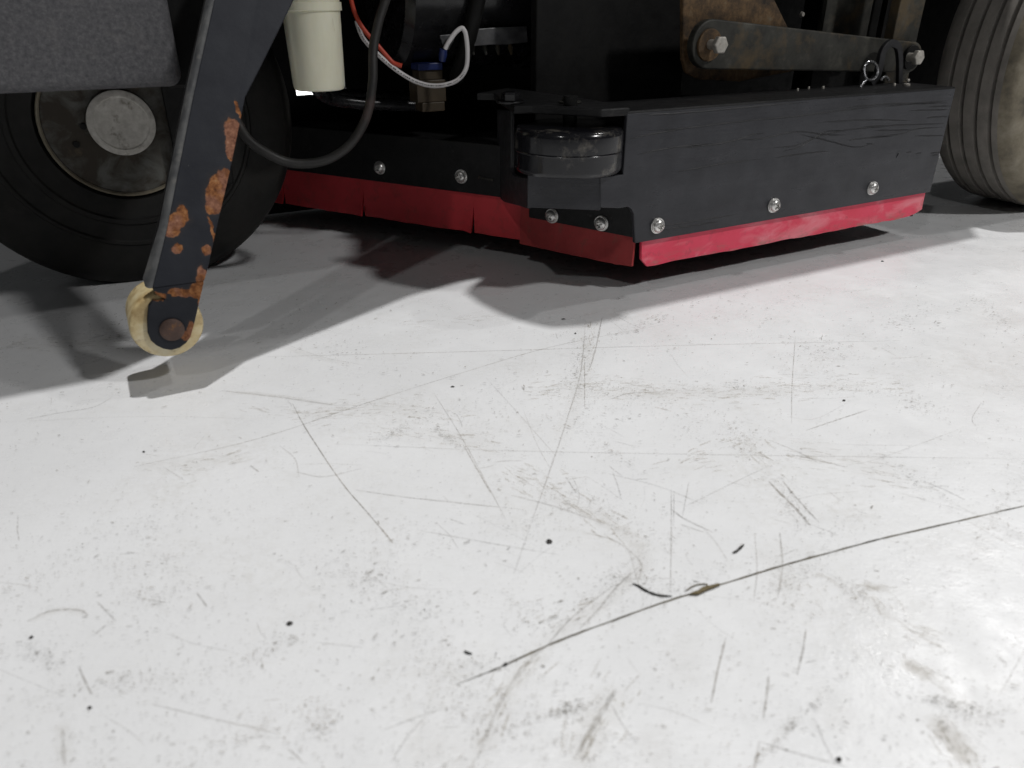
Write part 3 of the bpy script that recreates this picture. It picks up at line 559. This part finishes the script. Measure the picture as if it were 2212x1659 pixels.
# --- pan head screws: dome with a cross recess and a washer, one shared mesh
def screw_mesh():
    mb = MB(); mb.lathe([(0, .0085), (.0012, .0085), (.0014, .0080)], (0, 0, 0), (0, 0, 1), 28); mb.lathe([(.0014, .0078), (.0028, .0078)], (0, 0, 0), (0, 0, 1), 28)
    n, m = 56, 16; R = .0070; vs = []; fs = []
    for j in range(m+1):
        r = R*j/m
        for i in range(n):
            q = 2*math.pi*i/n; x, y = r*math.cos(q), r*math.sin(q); h = .0027 + .0042*max(0, 1-(r/R)**3.0)**.5
            if (abs(x) < .0012 and abs(y) < .0040) or (abs(y) < .0012 and abs(x) < .0040): h -= .0034*(1-.4*r/R)
            vs.append((x, y, h))
    for j in range(m):
        for i in range(n):
            k = (i+1) % n; fs.append((j*n+i, j*n+k, (j+1)*n+k, (j+1)*n+i))
    mb.add(vs, fs); o = mb.build('screw', CHROME, None, smooth=True); me = o.data; bpy.data.objects.remove(o); return me
SCM = screw_mesh()
def screw(p, nrm, spin, parent):
    o = bpy.data.objects.new('screw', SCM); COL.objects.link(o); o.parent = parent; o.location = p; o.scale = (1.14,)*3
    o.rotation_euler = (Vector(nrm).to_track_quat('Z', 'Y') @ Matrix.Rotation(spin, 3, 'Z').to_quaternion()).to_euler(); return o
for (u, v, s_) in [(1419, 487, .3), (1670, 443, .9), (1883, 406, 1.3)]: screw(on_side(u, v)-Vector((0, .0002, 0)), (0, -1, 0), s_, sk_out)
for (u, v, s_) in [(1193, 466, .8), (1300, 482, .35)]:
    p = LB(u, v, e0+en*.002, ed); screw(p, -en, s_, br)
for (u, v, s_) in [(821, 362, .5), (997, 381, .2)]: screw(Lf(u, v, .0035), FN, s_, sk_out)
sl = Lf(1050, 386, .0036); part(MB().tube([sl-FD*.012+Vector((0,0,-.001)), sl+FD*.012+Vector((0,0,.001))], .0018, 8), 'slot_weld', GALV, sk_out)

# --- arm with roller ------------------------------------------------------------
AY = 0.0
web = [(463,0), (417,210), (360,498), (329,623), (337,636), (357,647), (345,650), (329,649), (321,661), (318,690), (319,719), (326,736), (338,747), (353,754), (370,757), (388,752), (402,742), (412,728), (420,700), (432,647), (448,586), (467,498), (497,370), (530,210), (566,140), (635,0), (700,-132), (500,-132)]
LEAN, ZB = .42, .098                                   # above the weld the arm leans inwards as it rises
def LA(u, v):
    p = L(u, v, AY)
    if p.z <= ZB: return p
    r = ray(u, v); o = w2l((0, 0, CAM_H)); rl = Vector((r.x*DX + r.y*DY, -r.x*DY + r.y*DX, r.z)); nn = Vector((0, 1, -LEAN))
    return o + rl*((Vector((0, AY, ZB))-o).dot(nn)/rl.dot(nn))
upper = [LA(u, v) for u, v in web[:4] + [(441,608)] + web[20:]]; lower = [L(u, v, AY) for u, v in web[3:20] + [(441,608)]]
k_ = (.75-upper[-1].z)/(upper[-2].z-upper[-3].z)        # carry the arm on up to the chassis
upper[-2:] = [upper[-2] + (upper[-2]-upper[-3])*k_, upper[-1] + (upper[-1]-upper[0])*k_]
arm_origin = LA(370, 705)
ARMP, nt, b = new_mat('chipped_dark_arm_paint'); co = ocoord(nt)
pt = ramp(nt, noise(nt, co, 40, 6, .6), [(.35, (.013, .0145, .020)), (.7, (.021, .023, .029))])
RB = [((503,283),.0085,.011), ((501,312),.006,.012), ((497,332),.003,.006), ((484,378),.008,.006), ((475,402),.0105,.012), ((468,428),.0095,.014), ((462,450),.007,.006), ((381,478),.011,.008), ((370,494),.010,.008), ((393,460),.0055,.007),
      ((383,537),.005,.004), ((447,540),.0055,.005), ((439,600),.006,.010), ((426,630),.008,.008), ((400,632),.013,.0045), ((378,629),.007,.0035), ((417,712),.005,.009), ((405,724),.006,.006), ((342,641),.008,.004), ((516,240),.0018,.010), ((431,655),.0022,.010), ((460,505),.0016,.016)]
bl = []
for (q, rx, rz) in RB:
    p = LA(*q) - arm_origin; bl.append((p.x, p.z, rx*.9, rz*.9))
mk = blob(nt, co, bl, .0055, 75, .07); halo = blob(nt, co, bl, .0055, 75, .5)
c_ = mix(nt, math_n(nt, 'MULTIPLY', halo, .6), pt, (.045, .035, .03)); c_ = mix(nt, mk, c_, rust_color(nt, co, 190))
sw = ramp(nt, noise(nt, co, 260, 4, .7), [(.70, 0.0), (.74, .5)]); c_ = mix(nt, sw, c_, (.10, .10, .105))
nt.links.new(c_, b.inputs['Base Color'])
nt.links.new(math_n(nt, 'ADD', math_n(nt, 'MULTIPLY', mk, .30), .55), b.inputs['Roughness']); b.inputs['Specular IOR Level'].default_value = .22
hh = math_n(nt, 'ADD', math_n(nt, 'MULTIPLY', mk, -.5), math_n(nt, 'MULTIPLY', noise(nt, co, 260, 5), .35)); bump(nt, hh, b, .35, .0009)
up_l, lo_l = [p - arm_origin for p in upper], [p - arm_origin for p in lower]
def arm_part(mb, name, mat, parent=None, **k):
    o = mb.build(name, mat, parent or M, **k)
    if parent is None: o.location = arm_origin
    return o
# triangulated plate with a soft edge
bm = MB().prism(up_l, (0, .0045, 0)).prism(lo_l, (0, .0045, 0))
arm = arm_part(bm, 'support_arm', ARMP, bevel=.0010)
# left flange folded back from the web
fe = [up_l[-1]] + [LA(u, v)-arm_origin for u, v in [(463,0), (417,210), (360,498), (329,623)]]
vs = []; fs = []; sec = [(0, .0002), (-.0022, .0006), (-.0042, .0022), (-.0052, .0045), (-.0054, .014), (-.0030, .014), (-.0028, .0050), (-.0012, .0045), (0, .0044)]
for i, p in enumerate(fe):
    for j, (x, y) in enumerate(sec):
        zz = 0
        if i == len(fe)-1: zz = (.006 if y > .009 else .003*y/.009)
        vs.append((p.x+x, p.y+y, p.z+zz))
k = len(sec)
for i in range(len(fe)-1):
    for j in range(k): fs.append((i*k+j, i*k+(j+1) % k, (i+1)*k+(j+1) % k, (i+1)*k+j))
fs += [tuple(range(k-1, -1, -1)), tuple((len(fe)-1)*k+j for j in range(k))]
FLG = simple('scuffed_arm_edge_paint', (.045, .047, .050), (.105, .106, .105), .4, 60, 0, .3, 300, .0006, dust=((.17, .165, .15), 80, .55, .8))
arm_part(MB().add(vs, fs), 'arm_flange', FLG, arm, smooth=True)
rc = Vector((-.0030, 0, -.0010)); R_ = .0312
prof = [(.0052, .010), (.0052, R_-.004), (.0065, R_-.0012), (.009, R_), (.053, R_), (.056, R_-.001), (.058, R_-.004), (.058, .01)]
arm_part(MB().lathe(prof, rc, (0, 1, 0), 64), 'arm_roller', NYLON, arm, smooth=True)
RIV = simple('rusty_brown_rivet', (.060, .036, .028), (.105, .06, .045), .55, 90, .2, .5, 300, .001, dust=((.22, .10, .03), 90, .56, .68))
arm_part(MB().lathe([(-.0001, .0105), (.0018, .0105), (.0032, .0088), (.0038, .004), (.0038, .0005)], Vector((0, 0, -.003)), (0, -1, 0), 28), 'pivot_bolt', RIV, arm, smooth=True)
arm_part(MB().prism([p+Vector((0, .060, 0)) for p in up_l], (0, .003, 0)), 'arm_back_plate', INNER, arm)

# --- grey tank, upper left ---------------------------------------------------------
TY = .135
ta = L(392, 150, TY); tb = L(0, 213, TY); tz = L(200, 195, TY).z
mb = MB(); mb.box(tb.x-.25, ta.x, TY, TY+.15, tz-.0005, .62)
tk = part(mb, 'grey_tank', TANK, bevel=.012, seg=5); tk['label'] = 'mottled grey moulded tank above the front wheel'
part(MB().box(ta.x-.012, ta.x+.040, TY+.03, TY+.10, tz-.004, .6), 'tank_bracket', INNER, bevel=.003)

# --- front wheel ---------------------------------------------------------------------
FO = .335
h = L(262, 265, FO); FR = h.z + .008; fc = Vector((h.x, FO, h.z))
fw = part(MB().lathe([(.012, .082), (.012, .086), (.0, .090), (-.004, .112), (-.0065, .114), (-.0065, .119), (-.004, .121), (-.0035, .140), (-.0055, .142), (-.0055, .145), (-.003, .147), (-.002, .160), (.004, FR-.014), (.012, FR-.005), (.022, FR), (.10, FR), (.112, FR-.005), (.12, FR-.014), (.125, .13), (.12, .08)], fc, (0, 1, 0), 96), 'front_wheel', BTYRE, smooth=True)
fw['label'] = 'dark front wheel with bare hub behind the support arm'
pf = [(.004, .0835), (.0025, .082), (.006, .0805), (.0055, .070), (.008, .045), (.004, .038), (-.002, .036)]
part(MB().lathe(pf, fc, (0, 1, 0), 72), 'wheel_plate', HUBP, fw, smooth=True)
part(MB().lathe([(.003, .0822), (.0005, .0838), (.0, .0855), (.003, .0865)], fc, (0, 1, 0), 96, caps=False), 'lit_rim_edge', SIDE, fw, smooth=True)  # tan ring puts the lit line of the rim into colour
part(MB().lathe([(.0, .0365), (-.006, .0365), (-.008, .0335), (-.0085, .030), (-.0075, .0285), (-.0082, .0195), (-.0078, .0185), (-.0085, .001)], fc, (0, 1, 0), 56), 'hub_cap', CAPM, fw, smooth=True)
for (u, v, r_) in [(180, 273, .004), (165, 312, .004)]:
    p = L(u, v, FO+.004); part(MB().lathe([(-.0004, r_), (-.0030, r_*.9)], (p.x, FO+.0045, p.z), (0, 1, 0), 14), 'lug_nut', INNER, fw)
fk = L(352, 270, FO-.012)
part(MB().box(fk.x+.006, fk.x+.070, FO-.014, FO-.004, .115, .60), 'wheel_fork', INNER, bevel=.003)

# --- rear wheel -------------------------------------------------------------------------
rcw = w2l((.834, 1.235, 0)); rcw = Vector((rcw.x+.146, rcw.y-.006, .247)); RR = .247
g, gd = .0036, .012                                   # groove half width, depth
prof = [(.026, .170), (.004, .172), (-.004, .182), (-.0045, .205), (-.001, .228), (.004, .239), (.011, RR-.0025), (.022, RR)]
for k in range(4):
    x = .035 + k*.0235; prof += [(x-g, RR), (x-g+.0003, RR-gd), (x+g-.0003, RR-gd), (x+g, RR)]
prof += [(.124, RR-.001), (.134, RR-.008), (.140, RR-.03), (.14, .17)]
rw = part(MB().lathe(prof[7:], rcw, (0, 1, 0), 128, caps=False), 'rear_wheel', TYRE, smooth=True)
rw['label'] = 'grooved grey solid tyre wheel with rusty rim at right'
part(MB().lathe(prof[:8], rcw, (0, 1, 0), 128, caps=False), 'tyre_sidewall', SIDE, rw, smooth=True)
part(MB().lathe([(.004, .1715), (.001, .168), (.003, .163), (.022, .155), (.030, .12), (.024, .06), (.01, .05), (.01, .001)], rcw, (0, 1, 0), 96), 'rim', RUST, rw, smooth=True)

# --- underbody ------------------------------------------------------------------------------
bz = .52
edge = [(690,680), (753,653), (873,633), (953,613), (1010,597), (1060,588), (1040,602), (1020,618), (1050,640), (1100,664), (1150,680), (1200,690), (1280,684), (1350,668)]
ep = [w2l(on_z(*q).lerp(KEY, bz/KEY.z)) for q in edge]     # edge of an added unseen slab, shaped to cast the floor shadow
pp = [Vector((p.x, p.y, bz)) for p in ep] + [Vector((.02, .052, bz)), Vector((.62, .052, bz)), Vector((.66, .085, bz)), Vector((1.3, .085, bz)), Vector((1.3, .9, bz)), Vector((-.9, .9, bz)), Vector((-.9, .25, bz)), Vector((ep[0].x-.1, .2, bz))]
part(MB().prism(pp, (0, 0, .12)), 'unseen_body_slab', INNER)
part(MB().box(-.62, -.246, .60, .62, .004, .53).box(-.163, .98, .60, .62, .004, .53).box(-.246, -.163, .60, .62, .004, .1875).box(-.246, -.163, .60, .62, .1985, .53), 'far_shade_panel', INNER)  # added panel, blocks the bright background and light under the deck
part(MB().box(.50, 1.25, .22, .26, .12, .60), 'rear_frame_plate', INNER)
# brush motor
mc = L(1060, 62, .30); mr = .095
mo = part(MB().lathe([(-.11, .05), (-.11, mr-.01), (-.10, mr), (.085, mr), (.085, mr+.006), (.10, mr+.006), (.10, .04)], mc + Vector((-.02, .06, .045)), (1, 0, 0), 64), 'brush_motor', GLOSS, smooth=True)
for u in (1020, 1047, 1074, 1102):
    p = L(u, 102, .275); part(MB().tube([p+Vector((0, 0, .004)), p, p-Vector((0, .004, .009))], [.002, .0035, .0015], 10), 'motor_tab', GALV, mo, smooth=True)
part(MB().prism([L(u, v, .262) for u, v in [(1012,64), (1060,60), (1138,57), (1141,92), (1100,96), (1060,97), (1010,101)]], (0, .003, 0)), 'motor_sheen', MSHEEN, mo, bevel=.001)  # grey sheet in place of the glossy reflection band
part(MB().prism([L(u, v, .262) for u, v in [(950,76), (985,73), (980,90), (970,108), (958,100)]], (0, .003, 0)), 'motor_sheen', MSHEEN, mo, bevel=.001)  # smaller piece of the same painted reflection
part(MB().box(L(1150, 80, .22).x, L(1474, 80, .22).x, .21, .225, .155, .52), 'motor_panel', INNER, bevel=.002)
# lift linkage
BY = .125
bp = [L(u, v, BY) for u, v in [(1476,-40), (1476,130), (1484,158), (1510,172), (1600,176), (1735,150), (1712,78), (1674,0), (1656,-40)]]
rp = part(MB().prism(bp, (0, .008, 0)), 'rusty_bracket', RPLATE, bevel=.002); rp['label'] = 'rust stained bracket plate behind the deck'
LYY = .092
la = L(1535, 96, LYY); lb = L(1971, 124, LYY)
t = (lb-la).normalized(); s_ = Vector((-t.z, 0, t.x)); hw0, hw1 = .029, .021; poly = []
for i in range(13):
    q = math.pi/2 + math.pi*i/12; poly.append(la + t*(math.cos(q)*hw0) + s_*(math.sin(q)*hw0))
for i in range(13):
    q = -math.pi/2 + math.pi*i/12; poly.append(lb + t*(math.cos(q)*hw1) + s_*(math.sin(q)*hw1))
lk = part(MB().prism(poly, (0, .012, 0)), 'lift_link', GALV, bevel=.002); lk['label'] = 'stained flat steel lift link with a bolt at each end'
part(MB().lathe([(0, .019), (.004, .019)], L(1530, 97, LYY), (0, -1, 0), 32), 'washer', RPLATE, lk, bevel=.0008)
hexbolt(L(1534, 96, LYY-.004), (0, -1, 0), .0110, .010, 'bolt', lk, BOLT, washer=False, stand=.012)
part(MB().lathe([(0, .017), (.006, .017)], L(1964, 124, LYY), (0, -1, 0), 32), 'washer', INNER, lk, bevel=.0008)
hexbolt(L(1962, 123, LYY-.006), (0, -1, 0), .0110, .010, 'bolt', lk, BOLT, washer=False, stand=.010)
part(MB().box(L(1925, 60, .115).x, L(1978, 60, .115).x, .108, .125, .19, .55), 'frame_post', GALV, bevel=.002)
part(MB().box(L(1770, 40, .20).x, L(1872, 40, .20).x, .19, .205, L(1800, 84, .20).z-.03, .56), 'inner_plate', GALV, bevel=.012)
part(MB().box(L(1895, 60, .19).x, L(1925, 60, .19).x, .18, .19, .17, .56), 'inner_post', INNER)
sp_ = L(1731, 31, .205); part(MB().lathe([(0, .004), (.004, .003)], sp_, (0, -1, 0), 8), 'rivet', BOLT)
# hook plate, hairpin ring and small clips on the deck top
hb = LZ(1912, 182, ZT); hy = hb.y
hk = curve([L(u, v, hy) for u, v in [(1880,181), (1893,165), (1900,140), (1906,112), (1918,96), (1930,94), (1940,104), (1943,135), (1942,180)]], 6)
mb = MB(); n = len(hk); vs = []; fs = []
for i, p in enumerate(hk):
    t = (hk[min(i+1, n-1)] - hk[max(i-1, 0)]).normalized(); sd = Vector((-t.z, 0, t.x)); w = .0062 - .0018*(i/n)
    vs += [p+sd*w+Vector((0, -.003, 0)), p-sd*w+Vector((0, -.003, 0)), p-sd*w+Vector((0, .003, 0)), p+sd*w+Vector((0, .003, 0))]
for i in range(n-1):
    for j in range(4): fs.append((4*i+j, 4*i+(j+1) % 4, 4*i+4+(j+1) % 4, 4*i+4+j))
fs += [(3, 2, 1, 0), (4*n-4, 4*n-3, 4*n-2, 4*n-1)]
part(mb.add(vs, fs), 'latch_hook', DARKP, bevel=.0008)
rg = [L(1881 + 15*math.cos(q), 153 - 20*math.sin(q), hy-.012) for q in [2*math.pi*i/36 - 1.9 for i in range(36)]]
tail = [L(1866, 178, hy-.013), L(1862, 184, hy-.016), L(1858, 190, hy-.02)]
part(MB().tube(rg + tail, .0019, 8), 'retaining_ring', STEELW, smooth=True)
rg = [L(1912 + 8*math.cos(q), 174 - 8*math.sin(q), hy-.008) for q in [math.pi*i/16 for i in range(17)]]
part(MB().tube(rg, .0018, 8), 'spring_clip', STEELW, smooth=True)
for (u, v, r_) in [(1961, 173, .003), (1959, 183, .0045), (1932, 183, .002), (1747, 190, .0015), (1778, 189, .0018), (1723, 194, .0015)]:
    p = LZ(u, v, ZT+.0015); part(MB().lathe([(-.0015, r_), (.001, r_), (.002, r_*.6)], p, (0, 0, 1), 10), 'rivet', BOLT, sk_out, smooth=True)

# --- filter bowl, hoses and wires --------------------------------------------------------------
bc = LY(690, 186, .96); zc = bc.z - .004
bc = Vector((bc.x, bc.y, zc))
prof = [(0, .001), (0, .0265), (.001, .0290), (.004, .0302), (.008, .0306), (.085, .0328), (.0855, .0350), (.094, .0350), (.0945, .033), (.12, .033)]
fb_ = part(MB().lathe(prof, bc, (0, 0, 1), 64), 'filter_bowl', CREAM, smooth=True); fb_['label'] = 'cream plastic filter bowl hanging under the chassis'
part(MB().lathe([(0, .038), (.06, .038)], bc+Vector((0, 0, .12)), (0, 0, 1), 32), 'filter_head', INNER, fb_, smooth=True)
def z2(x, y): return (553 + x*.25, y*.25)
def hose(name, pix, r, mat, label=None, k=8):
    pts = curve([LY(u, v, Y) for u, v, Y in pix], k); o = part(MB().tube(pts, r, 14), name, mat, smooth=True)
    if label: o['label'] = label
    return o
hose('rubber_hose', [(852,-70,.98), (836,-10,.98), (817,50,.97), (806,110,.96), (805,175,.95), (793,248,.94), (762,305,.93), (722,338,.92), (678,352,.91), (625,351,.90), (575,330,.89), (535,300,.89), (505,250,.90)], .0056, HOSE, 'dusty grey rubber hose looping in front of the front skirt')
hose('drain_hose', [(682,180,1.02), (688,196,1.03), (706,210,1.06), (735,218,1.08), (790,224,1.10), (850,226,1.12), (905,228,1.14)], .0085, BHOSE, 'shiny black drain hose lying over the deck')
hose('drain_hose', [(712,206,1.12), (780,209,1.14), (850,211,1.16), (905,213,1.18)], .010, BHOSE, 'second black drain hose further inside')
hose('rubber_hose', [(1040,-40,1.06), (1030,10,1.06), (1018,60,1.06), (1005,110,1.07), (985,170,1.10)], .010, INNER, 'dark hose hanging behind the white wire')
wp = [(872,180), (880,220), (930,335), (1040,455), (1180,580), (1350,690), (1500,738), (1640,732), (1750,685), (1815,590), (1828,450), (1815,310), (1795,255), (1770,245), (1720,285), (1660,370), (1632,425)]
ww = hose('white_wire', [(*z2(x, y), 1.0+.00002*x) for x, y in wp], .0029, WHITEW, 'white insulated wire sagging in a loop under the chassis')
hose('red_wire', [(*z2(x, y), 1.01) for x, y in [(800,-120), (822,0), (850,100), (890,190), (960,290), (1050,390), (1140,495), (1190,545), (1260,570)]], .0028, REDW, 'red insulated wire beside the white wire')
# printed lettering along the white wire
mb = MB(); pts = curve([LY(*z2(x, y), 1.0+.00002*x) for x, y in wp], 60); toc = w2l((0, 0, CAM_H)); i = 70
while i < 520:
    ln = random.choice([2, 3, 3, 4]); p0, p1 = pts[i], pts[i+ln]; t = (p1-p0).normalized(); f = (toc-p0).normalized(); up = f.cross(t).normalized()
    fo = (f - t*f.dot(t)).normalized()*.00292; hh_ = up*random.uniform(.0004, .0008)
    mb.add([p0+fo-hh_, p1+fo-hh_, p1+fo+hh_, p0+fo+hh_], [(0, 1, 2, 3)]); i += ln + random.choice([1, 1, 2, 5])
part(mb, 'wire_print', PRINT, ww)
p = LY(*z2(1620, 425), 1.033); q = LY(*z2(1608, 530), 1.035)
part(MB().tube([p, p*.5+q*.5, q], [.0048, .0055, .004], 12), 'blue_terminal', BLUE, ww, smooth=True)
cb = LY(934, 190, 1.07)
cn = part(MB().box(cb.x-.022, cb.x+.020, cb.y, cb.y+.03, cb.z-.018, cb.z+.010).box(cb.x-.017, cb.x+.017, cb.y+.002, cb.y+.028, cb.z+.010, cb.z+.022).box(cb.x-.016, cb.x+.017, cb.y-.001, cb.y+.026, cb.z-.030, cb.z-.018), 'wire_connector', BRASS, bevel=.0012)
part(MB().box(cb.x-.019, cb.x+.016, cb.y-.001, cb.y+.026, cb.z+.0222, cb.z+.031), 'blue_clip', BLUE, cn, bevel=.001)
